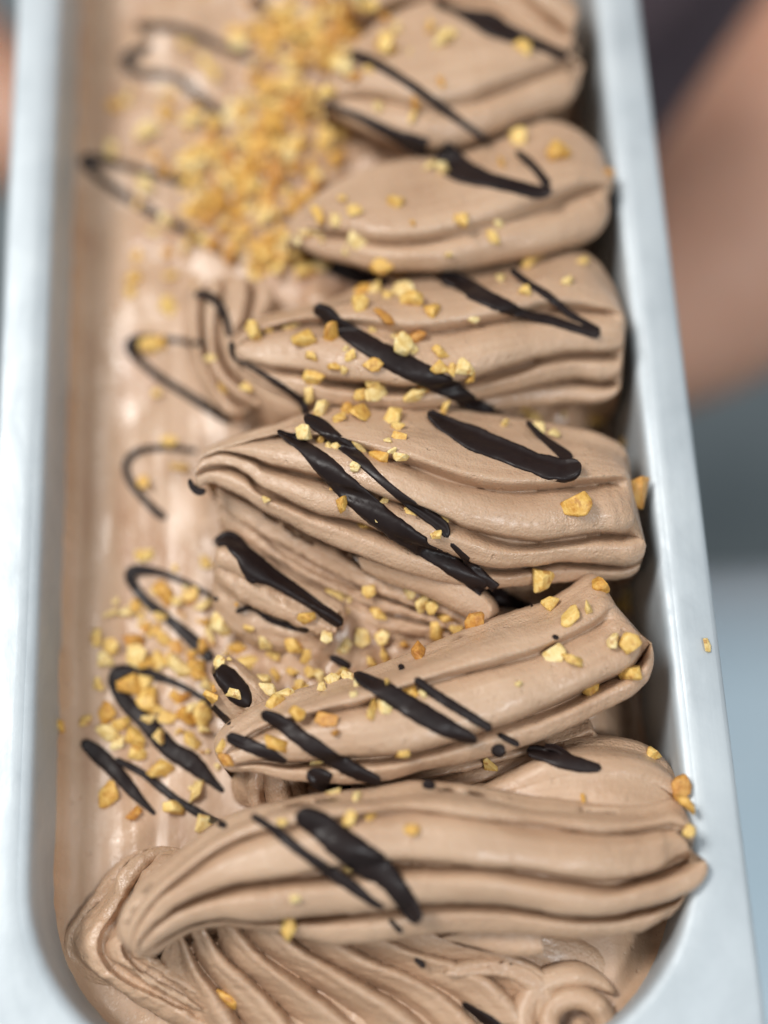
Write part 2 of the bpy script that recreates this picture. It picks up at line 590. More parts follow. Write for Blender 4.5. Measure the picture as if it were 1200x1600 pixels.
loft("fold", [[(448, 374), (468, 335), (520, 295), (580, 265), (650, 250), (720, 240), (790, 216), (850, 194), (895, 204), (930, 233), (948, 268)],
              [(449, 375), (480, 364), (530, 368), (587, 381), (653, 380), (720, 367), (770, 353), (820, 337), (862, 322), (912, 297), (954, 288)],
              [(450, 377), (480, 391), (520, 406), (580, 419), (653, 422), (725, 420), (800, 407), (850, 395), (912, 380), (940, 365), (962, 330)]],
     [(0.0, 0.4, 0.3, 0.2), (0.2, 1.35, 1.3, 0.6), (-0.2, 0.4, 0.3, 0.0)], seed=3, bulge=[0.13, 0.26], depth=0.45, tip=0.05, endr=0.05)
loft("fold", [[(364, 545), (372, 528), (407, 502), (457, 490), (527, 470), (580, 448), (660, 436), (730, 428), (793, 416), (847, 404), (893, 398), (927, 412), (955, 452), (970, 478)],
              [(364, 548), (384, 532), (430, 513), (480, 506), (540, 508), (590, 516), (640, 523), (700, 518), (760, 506), (820, 494), (847, 487), (893, 485), (940, 486), (972, 488)],
              [(364, 553), (390, 568), (423, 577), (483, 583), (520, 597), (573, 602), (620, 607), (667, 606), (715, 600), (760, 587), (810, 573), (847, 562), (893, 553), (978, 553)],
              [(365, 556), (398, 585), (440, 608), (480, 621), (520, 629), (580, 634), (620, 635), (680, 631), (743, 617), (793, 607), (847, 597), (890, 592), (920, 594), (976, 604)],
              [(366, 558), (400, 590), (442, 612), (482, 626), (522, 634), (582, 640), (622, 643), (680, 643), (753, 641), (800, 637), (850, 633), (890, 631), (920, 632), (958, 636)]],
     [(0.3, 0.2, 0.1, 0.0), (0.55, 1.6, 1.4, 0.9), (0.5, 1.25, 1.0, 0.5), (0.3, 0.45, 0.2, -0.1), (0.1, 0.1, -0.3, -0.6)],
     seed=4, bulge=[0.13, 0.15, 0.26, 0.3], depth=[0, 0.55, 0.8, 0.6, 0], tip=0.025, endr=0.06)
loft("fold", [[(310, 714), (330, 704), (347, 697), (400, 680), (433, 671), (467, 657), (520, 646), (600, 642), (700, 646), (800, 660), (880, 674), (940, 690), (975, 712), (992, 745)],
              [(310, 715), (330, 706), (350, 700), (400, 686), (440, 680), (500, 684), (560, 700), (600, 715), (640, 728), (707, 753), (773, 767), (827, 768), (907, 760), (993, 753)],
              [(310, 717), (330, 709), (350, 704), (393, 715), (420, 728), (467, 740), (513, 753), (580, 773), (627, 786), (667, 799), (707, 817), (773, 840), (827, 848), (890, 842), (940, 835), (1006, 837)],
              [(300, 748), (322, 732), (358, 729), (387, 742), (407, 763), (447, 781), (493, 801), (553, 815), (613, 838), (660, 854), (710, 869), (767, 887), (827, 885), (873, 877), (923, 880), (1004, 887)],
              [(299, 770), (308, 762), (330, 754), (352, 763), (407, 790), (447, 813), (493, 837), (560, 867), (610, 885), (660, 898), (723, 914), (780, 918), (850, 908), (930, 905), (996, 905)]],
     [(0.6, 0.9, 0.6, 0.2, 0.0), (0.6, 1.35, 1.85, 1.7, 1.1), (0.6, 1.3, 1.7, 1.2, 0.7), (0.5, 1.0, 0.95, 0.5, 0.0), (0.2, 0.3, 0.2, -0.2, -0.6)],
     seed=5, bulge=[0.11, 0.15, 0.22, 0.26], depth=[0, 0.65, 0.75, 0.8, 0], tip=0.02, M=190, endr=0.055)
# ragged tongue hanging below that fold
loft("fold", [[(560, 870), (610, 887), (660, 899), (700, 906), (735, 922), (762, 945), (775, 975)],
              [(575, 890), (620, 912), (665, 930), (700, 945), (725, 960), (745, 975), (760, 988)]],
     [(0.1, 0.2, 0.2, 0.0), (-0.4, -0.3, -0.3, -0.5)], seed=21, bulge=0.22, M=70, endr=0.08)
loft("ruffle", [[(338, 768), (400, 800), (450, 830), (510, 865), (580, 900), (660, 930), (720, 955), (770, 985)],
                [(345, 790), (395, 825), (445, 860), (505, 893), (575, 922), (650, 950), (710, 968), (755, 995)],
                [(345, 815), (390, 845), (440, 882), (500, 915), (565, 945), (640, 966), (700, 982), (745, 1005)],
                [(345, 840), (388, 862), (440, 902), (500, 942), (560, 968), (620, 985), (685, 1000), (735, 1020)]],
     [(-0.5, -0.6), (-0.8, -0.8), (-1.1, -1.0), (-1.6, -1.3)], seed=6, bulge=0.22, depth=0.35, rough=3.0)
loft("fold", [[(347, 1190), (346, 1172), (358, 1148), (400, 1116), (440, 1100), (500, 1081), (560, 1062), (620, 1041), (680, 1016), (740, 990), (800, 969), (850, 952), (890, 930), (930, 905), (955, 925)],
              [(347, 1191), (350, 1180), (370, 1165), (410, 1140), (450, 1126), (510, 1113), (570, 1100), (620, 1084), (670, 1068), (750, 1047), (800, 1034), (837, 1023), (883, 1003), (935, 975), (962, 950)],
              [(347, 1193), (355, 1198), (375, 1193), (410, 1190), (450, 1193), (527, 1188), (600, 1183), (650, 1175), (700, 1162), (750, 1144), (817, 1123), (883, 1097), (950, 1063), (990, 1042), (1018, 1000)],
              [(348, 1195), (360, 1204), (380, 1202), (420, 1204), (460, 1214), (530, 1220), (600, 1218), (650, 1203), (717, 1188), (783, 1170), (850, 1147), (900, 1126), (933, 1110), (980, 1086), (1014, 1058)]],
     [(0.5, 0.6, 0.4, 0.3), (0.6, 1.4, 1.4, 0.9), (0.5, 1.0, 1.0, 0.7), (0.2, 0.1, 0.1, 0.2)],
     seed=7, bulge=[0.13, 0.13, 0.26], depth=[0, 0.4, 0.8, 0], tip=0.03, M=180)
# --- curls and lumps beside the folds
loft("curl", [[(300, 452), (297, 490), (304, 530), (315, 570), (330, 610), (347, 640), (377, 660)],
              [(325, 440), (318, 480), (318, 520), (326, 560), (342, 598), (370, 628), (397, 642)],
              [(352, 430), (346, 470), (340, 510), (342, 545), (357, 580), (385, 607), (412, 624)],
              [(388, 425), (392, 460), (386, 500), (374, 530), (378, 560), (402, 592), (428, 614)],
              [(422, 452), (428, 472), (418, 492), (404, 512), (400, 545), (414, 580), (444, 602)]],
     [(-1.9, -1.7), (-1.2, -0.9), (-0.7, -0.3), (-0.6, -0.2), (-1.0, -0.6)], seed=8, bulge=0.34, depth=0.5, first='roll', last='roll', M=80, tip=0.1, endr=0.1)
loft("lump", [[(334, 858), (350, 838), (380, 850), (420, 885), (470, 920), (520, 955), (546, 985)],
              [(333, 882), (355, 890), (390, 905), (430, 925), (470, 945), (510, 966), (538, 990)],
              [(336, 912), (355, 927), (385, 946), (420, 966), (460, 980), (495, 991), (528, 1000)],
              [(345, 950), (365, 975), (390, 1000), (430, 1015), (465, 1016), (495, 1012), (518, 1008)]],
     [(-0.5, -0.4), (-0.2, -0.3), (-0.7, -0.8), (-1.8, -1.6)], seed=9, bulge=0.24, depth=0.16, M=80, rough=3.0, tip=0.06, endr=0.08)
loft("lump", [[(335, 1050), (352, 1036), (385, 1062), (410, 1088), (428, 1110)],
              [(335, 1078), (350, 1085), (370, 1105), (390, 1120), (410, 1128)],
              [(338, 1105), (350, 1120), (362, 1136), (376, 1146), (394, 1142)]],
     [(-0.4, -0.3), (-0.3, -0.3), (-1.4, -1.2)], seed=10, bulge=0.25, depth=0.08, M=60, rough=1.6, tip=0.1, endr=0.12)
loft("lump", [[(386, 1192), (380, 1220), (386, 1248), (402, 1266)],
              [(412, 1188), (412, 1220), (415, 1250), (426, 1270)],
              [(440, 1188), (448, 1220), (455, 1250), (452, 1268)],
              [(465, 1192), (470, 1225), (469, 1252), (460, 1266)]],
     [(-1.0, -1.6), (-0.4, -0.9), (-0.5, -0.9), (-1.2, -1.6)], seed=11, bulge=0.3, depth=0.2, first='roll', last='roll', M=60, rough=1.6, endr=0.15)
loft("lump", [[(560, 1222), (640, 1205), (720, 1185), (790, 1165), (850, 1150), (920, 1128), (945, 1125)],
              [(580, 1235), (650, 1222), (730, 1204), (800, 1184), (860, 1168), (915, 1150), (946, 1145)],
              [(600, 1245), (660, 1240), (740, 1225), (810, 1205), (865, 1188), (915, 1172), (948, 1166)],
              [(620, 1262), (680, 1258), (750, 1246), (820, 1230), (870, 1215), (915, 1200), (948, 1190)]],
     [(-0.8, -0.6), (-0.7, -0.5), (-0.8, -0.5), (-1.3, -1.0)], seed=12, bulge=0.22, depth=0.18, M=110, rough=1.5, endr=0.05)
loft("dome", [[(730, 1240), (775, 1212), (825, 1188), (880, 1170), (940, 1164), (1000, 1174), (1037, 1198), (1064, 1232)],
              [(740, 1256), (790, 1240), (845, 1222), (900, 1212), (960, 1210), (1010, 1220), (1046, 1238), (1070, 1258)],
              [(750, 1272), (805, 1272), (865, 1268), (920, 1268), (980, 1276), (1030, 1280), (1060, 1278), (1078, 1282)]],
     [(-0.9, -0.4, -0.3, -0.6), (-0.2, 0.4, 0.5, -0.1), (-0.1, 0.3, 0.4, 0.0)], seed=13, bulge=[0.24, 0.1], depth=0.0, M=90, rough=0.6, tip=0.06, endr=0.08)
# --- nearest fold, its shell and the fan of ridges below it
loft("shell", [[(262, 1325), (225, 1335), (188, 1365), (160, 1405), (124, 1452), (117, 1490), (145, 1527), (200, 1557), (260, 1587), (310, 1605), (345, 1625)],
               [(275, 1325), (242, 1345), (212, 1382), (192, 1425), (165, 1465), (165, 1493), (190, 1518), (230, 1543), (278, 1568), (318, 1590), (352, 1612)],
               [(290, 1328), (262, 1355), (235, 1392), (218, 1432), (200, 1470), (202, 1492), (222, 1512), (252, 1532), (292, 1556), (328, 1580), (360, 1602)],
               [(310, 1335), (285, 1365), (262, 1402), (245, 1440), (235, 1470), (238, 1488), (255, 1502), (280, 1522), (310, 1545), (342, 1568), (372, 1592)]],
     [(-2.0, -1.9, -2.1, -2.2), (-1.3, -1.1, -1.3, -1.6), (-1.1, -0.9, -1.1, -1.4), (-1.3, -1.3, -1.4, -1.6)],
     seed=14, bulge=[0.2, 0.2, 0.2], depth=0.35, rough=3.2, tip=0.04)
loft("fan", [[(262, 1478), (278, 1512), (298, 1560), (312, 1600), (322, 1632)],
             [(284, 1440), (308, 1500), (340, 1542), (375, 1592), (400, 1634)],
             [(310, 1420), (350, 1490), (402, 1536), (455, 1590), (492, 1636)],
             [(350, 1415), (402, 1480), (472, 1530), (545, 1585), (592, 1636)],
             [(405, 1415), (472, 1478), (552, 1524), (640, 1576), (700, 1636)],
             [(470, 1420), (560, 1484), (642, 1522), (712, 1562), (778, 1630)],
             [(540, 1425), (640, 1480), (732, 1508), (800, 1556), (840, 1620)],
             [(600, 1425), (720, 1472), (822, 1498), (880, 1538), (905, 1600)],
             [(640, 1425), (780, 1455), (900, 1466), (955, 1500), (962, 1560)]],
     [(-1.0, -1.9), (-0.7, -1.5), (-0.6, -1.4), (-0.5, -1.3), (-0.5, -1.3), (-0.5, -1.3), (-0.5, -1.3), (-0.6, -1.4), (-0.9, -1.7)],
     seed=15, bulge=[0.26, 0.34, 0.34, 0.32, 0.28, 0.2, 0.14, 0.10], depth=[0, 0.5, 0.5, 0.45, 0.4, 0.3, 0.2, 0.12, 0], peak=2.8, first='roll', last='roll', rough=1.2, endr=0.02)
loft("ridge", [[(700, 1512), (760, 1505), (815, 1512), (850, 1540), (860, 1575), (850, 1610)],
               [(690, 1528), (750, 1522), (800, 1530), (828, 1552), (834, 1580), (824, 1612)]],
     [(-0.7, -1.1), (-0.8, -1.3)], seed=22, bulge=0.3, M=80, endr=0.1, tip=0.15, rough=1.5)
loft("flake", [[(690, 1464), (735, 1458), (790, 1456), (840, 1458), (874, 1468)],
               [(692, 1467), (740, 1480), (795, 1494), (845, 1494), (876, 1480)]],
     [(-0.4, -0.3), (-0.6, -0.6)], seed=16, bulge=0.2, M=60, endr=0.08, tip=0.06)
loft("fold", [[(206, 1490), (200, 1462), (206, 1432), (232, 1392), (280, 1346), (340, 1302), (400, 1273), (500, 1256), (600, 1243), (660, 1237), (760, 1247), (850, 1262), (930, 1272), (1000, 1272), (1060, 1266), (1096, 1300)],
              [(210, 1492), (208, 1466), (218, 1440), (246, 1404), (294, 1364), (350, 1326), (410, 1302), (500, 1284), (600, 1272), (660, 1270), (760, 1283), (850, 1294), (930, 1302), (990, 1300), (1050, 1292), (1102, 1312)],
              [(214, 1494), (217, 1472), (247, 1438), (293, 1408), (360, 1384), (410, 1377), (460, 1371), (530, 1360), (600, 1349), (700, 1352), (780, 1357), (885, 1373), (955, 1380), (1025, 1365), (1075, 1345), (1106, 1335)],
              [(224, 1496), (233, 1484), (262, 1463), (300, 1444), (347, 1434), (400, 1438), (460, 1434), (533, 1428), (600, 1421), (667, 1411), (780, 1411), (885, 1428), (955, 1429), (1025, 1414), (1070, 1398), (1103, 1378)],
              [(232, 1500), (245, 1488), (268, 1470), (304, 1450), (350, 1440), (405, 1446), (467, 1458), (533, 1468), (600, 1466), (667, 1458), (780, 1456), (885, 1461), (955, 1458), (1000, 1448), (1042, 1424), (1075, 1404)]],
     [(0.3, 0.8, 1.0, 1.0, 0.8, 0.2), (0.4, 1.2, 1.5, 1.5, 1.2, 0.4), (0.3, 1.1, 1.25, 1.3, 1.0, 0.3), (0.0, 0.4, 0.5, 0.5, 0.4, 0.0), (-0.3, -0.2, -0.3, -0.3, -0.3, -0.5)],
     seed=17, bulge=[0.2, 0.13, 0.22, 0.24], depth=[0, 0.32, 0.85, 0.75, 0], tip=0.03, M=190)


def swirl(cx, cy, z0, r0, turns, rad, seed):
    """soft spiral rope of gelato"""
    c = at(cx, cy, z0)
    n, k = 120, 10
    ring, uv = [], []
    for i in range(n):
        t_ = i / (n - 1)
        a = 0.6 + turns * 2 * math.pi * t_
        r = r0 * (1 - t_) ** 0.9 + 0.05
        p = np.array([c[0] + r * math.cos(a), c[1] + r * math.sin(a) * 0.9, c[2] + 0.35 * t_ - 0.2 + 0.08 * nz(t_ * 9, seed)])
        rr = rad * (1 - 0.45 * t_) * min(1, t_ * 14 + 0.2) * min(1, (1 - t_) * 10 + 0.15)
        o = np.array([math.cos(a), math.sin(a), 0])
        for j in range(k):
            b = 2 * math.pi * j / k
            ring.append(p + o * rr * math.cos(b) + np.array([0, 0, 1]) * rr * 1.15 * math.sin(b))
            uv.append((t_ * 12, j * 0.15 + seed))
    f = []
    for i in range(n - 1):
        for j in range(k):
            f.append((i * k + j, i * k + (j + 1) % k, (i + 1) * k + (j + 1) % k, (i + 1) * k + j))
    f += [tuple(range(k))[::-1], tuple(range((n - 1) * k, n * k))]
    o = mesh_obj("swirl", ring, f, GEL_UV, gel, uvs=uv)
    bm = bmesh.new(); bm.from_mesh(o.data); bmesh.ops.recalc_face_normals(bm, faces=bm.faces); bm.to_mesh(o.data); bm.free()
    GEL_OBJS.append(o)


swirl(893, 1602, -1.15, 1.15, 2.1, 0.34, 3)

# ------------------------------------------------------------------ ray casting onto the gelato (in cm)
tv, tf = [], []
for o in GEL_OBJS:
    b = len(tv)
    tv += [Vector(v.co) / CM for v in o.data.vertices]
    tf += [tuple(b + i for i in p.vertices) for p in o.data.polygons]
TREE = BVHTree.FromPolygons(tv, tf)
CAMV = Vector(CAM)


def hit(px, py):
    d = Vector(ray(px, py)).normalized()
    p, n, i, dist = TREE.ray_cast(CAMV, d)
    if p is None:
        p = Vector(at(px, py, -2.2)); n = Vector((0, 0, 1)); dist = (p - CAMV).length
    if n.dot(d) > 0: n = -n
    return p, n, dist


# ------------------------------------------------------------------ chocolate drizzle
def drizzle(pts, label, thick=0.125, zfix=None):
    P = np.array(pts, float)
    L = np.linalg.norm(np.diff(P[:, :2], axis=0), axis=1).sum()
    n = max(8, int(L / 3.0))
    S = spline(P, n)
    tan = np.gradient(S[:, :2], axis=0)
    tan /= np.linalg.norm(tan, axis=1)[:, None] + 1e-9
    side = np.stack([-tan[:, 1], tan[:, 0]], 1)
    arc = np.concatenate([[0], np.cumsum(np.linalg.norm(np.diff(S[:, :2], axis=0), axis=1))])
    sd = hash_ = (P[0, 0] * 0.37 + P[0, 1] * 0.11)
    K = 9
    q = np.linspace(-1, 1, K)
    depth = np.zeros((n, K)); dirs = np.zeros((n, K, 3)); nor = np.zeros((n, K, 3)); hw = np.zeros(n)
    for i in range(n):
        h = max(S[i, 2], 3) * 0.47 * (1 + 0.16 * nz(arc[i] * 0.03, sd) + 0.08 * nz(arc[i] * 0.11, sd))
        e = min(arc[i], arc[-1] - arc[i])
        cap = max(h, 2)
        if e < cap: h *= math.sqrt(max(0.02, 1 - (1 - e / cap) ** 2))
        hw[i] = h
        for j in range(K):
            ax, ay = S[i, 0] + side[i, 0] * h * q[j], S[i, 1] + side[i, 1] * h * q[j]
            p, nn, dist = hit(ax, ay)
            if zfix is not None and p.z < zfix - 0.2:                  # hangs free off a tip
                p = Vector(at(ax, ay, zfix)); dist = (p - CAMV).length; nn = Vector((0, 0, 1))
            depth[i, j] = dist
            dirs[i, j] = (np.array(p) - CAM) / dist
            nor[i, j] = nn
    # the sauce bridges small gaps instead of falling into them
    ker = np.hanning(11)[1:-1]; ker /= ker.sum()
    mid = depth[:, K // 2].copy()
    R_ = 11
    for j in range(K):
        pad = np.pad(depth[:, j], R_, mode='edge')
        dil = np.array([pad[i:i + 2 * R_ + 1].min() for i in range(n)])        # nearest surface round about
        pad = np.pad(dil, R_, mode='edge')
        clo = np.array([pad[i:i + 2 * R_ + 1].max() for i in range(n)])        # closing: only narrow gaps are spanned
        depth[:, j] = np.where(depth[:, j] - clo < 1.3, clo, depth[:, j])
    mid = depth[:, K // 2].copy()
    ker2 = np.hanning(13)[1:-1]; ker2 /= ker2.sum()
    mid = np.minimum(np.convolve(np.pad(mid, 5, mode='edge'), ker2, mode='valid'), mid + 0.03)
    cmw = hw / FPX * mid
    raw = depth.copy()
    for i in range(n):
        lim = 0.6 * cmw[i] + 0.02
        depth[i] = np.minimum(np.clip(depth[i], mid[i] - lim, mid[i] + lim), np.maximum(raw[i], mid[i] - 2.5 * lim))
    for j in range(K):
        depth[:, j] = np.minimum(np.convolve(np.pad(depth[:, j], 4, mode='edge'), ker, mode='valid'), depth[:, j] + 0.01)
        for c in range(3):
            nor[:, j, c] = np.convolve(np.pad(nor[:, j, c], 4, mode='edge'), ker, mode='valid')
    nor = nor - 1.2 * dirs
    nor /= np.linalg.norm(nor, axis=2)[:, :, None]
    top, bot = [], []
    for i in range(n):
        for j in range(K):
            base = CAM + dirs[i, j] * depth[i, j]
            dome = math.sqrt(max(0, 1 - q[j] ** 2))
            h = cmw[i] * (thick * 2.0 * dome) * (1 + 0.2 * nz(arc[i] * 0.05, sd + 4)) + 0.012
            top.append(base + nor[i, j] * h)
            bot.append(base - nor[i, j] * (0.05 + 0.05 * dome))
    verts = top + bot
    o_ = n * K
    F = []
    for i in range(n - 1):
        for j in range(K - 1):
            a = i * K + j
            F.append((a, a + 1, a + K + 1, a + K))
            F.append((o_ + a, o_ + a + K, o_ + a + K + 1, o_ + a + 1))
        F.append((i * K, (i + 1) * K, o_ + (i + 1) * K, o_ + i * K))
        a = i * K + K - 1
        F.append((a, o_ + a, o_ + a + K, a + K))
    F.append(tuple(range(K))[::-1] + tuple(o_ + j for j in range(K)))
    e = (n - 1) * K
    F.append(tuple(e + j for j in range(K)) + tuple(o_ + e + j for j in range(K))[::-1])
    org = np.array(verts).mean(0)
    o = mesh_obj("chocolate_drizzle", verts, F, CHOC)
    bm = bmesh.new(); bm.from_mesh(o.data); bmesh.ops.recalc_face_normals(bm, faces=bm.faces); bm.to_mesh(o.data); bm.free()
    tag(o, label, "chocolate drizzle", "dark chocolate drizzles over the gelato")
    return o


DR = [
 ([(462,1272,34),(495,1286,44),(530,1315,50),(565,1340,54),(600,1365,46),(625,1395,36),(645,1425,32),(652,1444,24)], "broad dark chocolate stroke crossing the nearest big fold"),
 ([(393,1273,12),(430,1298,16),(470,1330,18),(510,1358,20),(550,1385,20),(580,1408,14),(600,1420,6)], "thin chocolate line left of the broad stroke on the nearest fold"),
 ([(608,1436,8),(628,1458,10)], "tiny chocolate dash below the broad stroke on the nearest fold"),
 ([(648,1497,7),(664,1512,9)], "tiny chocolate speck on the ridges under the nearest fold"),
 ([(722,1568,7),(745,1583,15),(770,1600,20),(792,1618,18)], "short chocolate streak cut by the bottom edge of the picture"),
 ([(823,1172,18),(850,1178,26),(885,1190,27),(915,1197,22),(940,1200,12)], "short thick chocolate stroke on the smooth dome above the nearest fold"),
 ([(850,1166,9),(868,1168,10),(884,1178,11),(898,1190,10)], "small chocolate loop joined to the stroke on the smooth dome"),
 ([(553,1052,16),(575,1065,26),(610,1085,34),(650,1110,38),(700,1138,32),(745,1157,12)], "thick chocolate stroke in the middle of the second fold from the front"),
 ([(648,1060,11),(680,1085,16),(720,1110,18),(768,1140,13)], "narrow chocolate line right of the thick stroke on the second fold"),
 ([(778,1147,9),(795,1156,11),(812,1165,9)], "short chocolate dash on the lower ridge of the second fold"),
 ([(768,1170,22),(790,1176,24)], "round chocolate blob under the second fold beside a golden nut"),
 ([(408,1114,14),(440,1130,26),(480,1160,28),(520,1185,28),(555,1205,26),(595,1222,12)], "long chocolate stroke over the left part of the second fold"),
 ([(354,1150,16),(390,1165,25),(420,1178,22),(448,1191,8)], "leftmost chocolate stroke at the tip of the second fold"),
 ([(480,1206,20),(502,1218,34),(525,1228,28),(548,1232,12)], "chocolate smear hanging on the underside of the second fold"),
 ([(660,1224,16),(680,1228,16)], "small chocolate drop in the dark gap above the nearest fold"),
 ([(622,1041,9),(632,1043,9)], "chocolate dot on the top edge of the second fold"),
 ([(863,994,7),(873,997,7)], "tiny chocolate dot near three nuts on the second fold"),
 ([(515,1026,10),(530,1033,13),(548,1043,12)], "short chocolate dash in the hollow left of the second fold"),
 ([(433,673,8),(470,695,22),(510,730,34),(550,770,40),(590,805,38),(640,840,34),(700,880,30),(750,915,28),(785,935,32),(810,943,18),(833,947,7)], "longest thick chocolate stroke slanting across the middle fold"),
 ([(475,650,14),(500,665,24),(530,690,22),(560,715,20),(590,745,14),(625,775,14),(660,800,16),(690,822,22),(700,840,10)], "slim chocolate line running beside the longest stroke on the middle fold"),
 ([(361,533,8),(364,558,6),(390,572,7),(420,590,9),(455,614,10),(473,632,12),(480,650,14)], "thin chocolate thread hanging from the tip of the fourth fold"),
 ([(704,849,7),(730,875,12),(760,905,16),(788,932,18)], "short chocolate line meeting the end of the longest stroke"),
 ([(296,748,7),(300,760,11),(310,768,13),(322,766,9)], "small chocolate hook at the left tip of the middle fold"),
 ([(668,644,14),(700,665,30),(740,685,40),(790,705,38),(840,725,38),(880,735,40),(908,726,30)], "broad chocolate stroke on the upper right of the middle fold"),
 ([(823,658,8),(850,685,12),(875,705,18),(892,720,24)], "thin chocolate tail joining the broad stroke on the middle fold's right"),
 ([(490,480,20),(510,490,25),(530,510,28),(560,530,31),(590,548,36),(630,570,40),(670,590,36),(705,608,32),(740,630,24),(785,648,10)], "thick chocolate stroke with rounded start across the fourth fold"),
 ([(686,432,18),(710,438,29),(740,455,30),(780,475,26),(820,490,14),(860,500,16),(900,513,16),(938,523,18)], "chocolate stroke with round head on the right of the fourth fold"),
 ([(798,421,10),(830,445,12),(860,465,14),(890,490,12),(915,505,12),(937,520,18)], "thin chocolate line closing a narrow loop at the fourth fold's right end"),
 ([(473,389,9),(500,408,25),(540,425,28),(580,437,24),(608,443,10)], "chocolate stroke along the lower left edge of the fifth fold"),
 ([(503,163,9),(550,178,14),(600,203,20),(640,222,28),(690,243,46),(720,265,44),(760,280,28),(800,290,24),(840,300,22),(862,295,16)], "chocolate stroke with a wide puddle between the fifth and sixth folds"),
 ([(858,292,18),(842,270,14),(824,250,11),(806,236,8)], "chocolate tail curling back up from the puddled stroke"),
 ([(548,84,16),(580,95,17),(630,125,15),(680,160,14),(720,190,13),(765,222,10)], "even chocolate line slanting down the sixth fold"),
 ([(678,0,9),(720,20,16),(760,35,38),(790,50,32),(830,65,20),(870,82,16),(888,89,12)], "chocolate stroke with a thick middle at the top right of the picture"),
 ([(303,460,11),(325,461,14),(345,480,14),(355,505,12),(359,528,10)], "blurred chocolate arc over the small curl left of the fourth fold"),
 ([(320,538,9),(260,530,10),(217,529,14),(203,541,18),(217,562,14),(250,590,14),(290,615,16),(330,640,18),(362,656,16)], "blurred chocolate hairpin on the slab beside the small curl"),
 ([(308,705,9),(260,700,10),(217,704,12),(197,725,12),(205,755,12),(225,780,12),(245,800,14),(260,811,10)], "blurred chocolate arch on the bare slab left of the middle fold"),
 ([(342,938,8),(300,915,10),(250,895,14),(212,891,18),(204,905,16),(225,935,16),(260,965,18),(295,995,22),(333,1033,20)], "upper chocolate hairpin among the nuts on the left slab"),
 ([(333,1040,18),(355,1060,36),(375,1085,36),(390,1104,18)], "stubby chocolate stroke on the small lump left of the second fold"),
 ([(360,1132,9),(325,1098,11),(280,1070,12),(230,1053,18),(190,1048,22),(180,1065,24),(195,1095,26),(230,1130,30),(265,1170,34),(295,1188,36),(320,1210,24),(350,1238,9)], "wide chocolate hairpin in the middle of the left nut cluster"),
 ([(128,1158,18),(155,1180,29),(185,1210,26),(215,1245,18),(243,1273,7)], "leftmost chocolate stroke, tapering down near the pan wall"),
 ([(180,1186,10),(225,1210,14),(270,1245,14),(310,1270,14),(355,1292,12)], "thin chocolate branch running towards the nearest fold's shoulder"),
 ([(333,850,12),(358,843,28),(380,865,32),(400,888,42),(430,905,30),(470,930,22),(505,955,22),(535,976,20)], "thick forked chocolate stroke on the lump under the middle fold"),
 ([(397,890,32),(394,912,30)], "chocolate drip hanging off the forked stroke"),
 ([(368,956,7),(395,950,9),(420,968,9),(450,978,10),(483,986,8)], "thin wavy chocolate line at the foot of the lump"),
 ([(212,40,13),(280,45,14),(330,65,13),(370,85,12),(405,96,12)], "blurred chocolate line at the far left beside the heap of nuts"),
 ([(238,68,12),(197,90,15),(215,115,16),(270,120,15),(310,150,16),(348,182,16)], "blurred chocolate bend left of the heap of nuts"),
 ([(290,287,11),(250,275,12),(180,255,13),(133,250,18),(148,272,14),(190,303,15),(260,345,15),(320,375,15),(375,412,13)], "blurred chocolate hairpin reaching the far left pan wall"),
 ([(393,-6,16),(440,30,16),(480,65,15),(512,97,16)], "blurred chocolate line lying over the heap of nuts"),
]
for pts, lab in DR: drizzle(pts, lab, zfix=0.35 if 'hook' in lab else None)


# ------------------------------------------------------------------ chopped nuts
def nut_mesh(seed, k):
    rnd = random.Random(seed)
    bm = bmesh.new()
    ay, az = rnd.uniform(0.58, 0.95), rnd.uniform(0.45, 0.75)
    for _ in range(k):
        v = Vector((rnd.gauss(0, 1), rnd.gauss(0, 1), rnd.gauss(0, 1))).normalized()
        s = rnd.uniform(0.8, 1.1)
        bm.verts.new((v.x * s, v.y * s * ay, v.z * s * az))
    bmesh.ops.convex_hull(bm, input=bm.verts)
    for v in [v for v in bm.verts if not v.link_faces]: bm.verts.remove(v)
    bmesh.ops.dissolve_limit(bm, angle_limit=0.3, verts=bm.verts, edges=bm.edges)
    bmesh.ops.bevel(bm, geom=bm.edges[:], offset=0.09, segments=2, affect='EDGES', profile=0.6, clamp_overlap=True)
    bmesh.ops.triangulate(bm, faces=[f for f in bm.faces if len(f.verts) > 4])
    for v in bm.verts:
        v.co *= 1 + 0.16 * noise.noise(v.co * 1.8 + Vector((seed, 0, 0)))
    me = bpy.data.meshes.new("nut_piece")
    bm.to_mesh(me); bm.free()
    me.polygons.foreach_set("use_smooth", [True] * len(me.polygons))
    me.materials.append(NUTM['g'])
    me.transform(Matrix.Scale(CM, 4))
    return me


NUTS = [nut_mesh(s, k) for s, k in ((1, 10), (2, 12), (3, 9), (4, 22), (5, 11), (6, 16), (7, 10), (8, 14), (9, 9), (10, 24), (11, 12), (12, 18))]
NUTGROUP = {}
rn = random.Random(21)


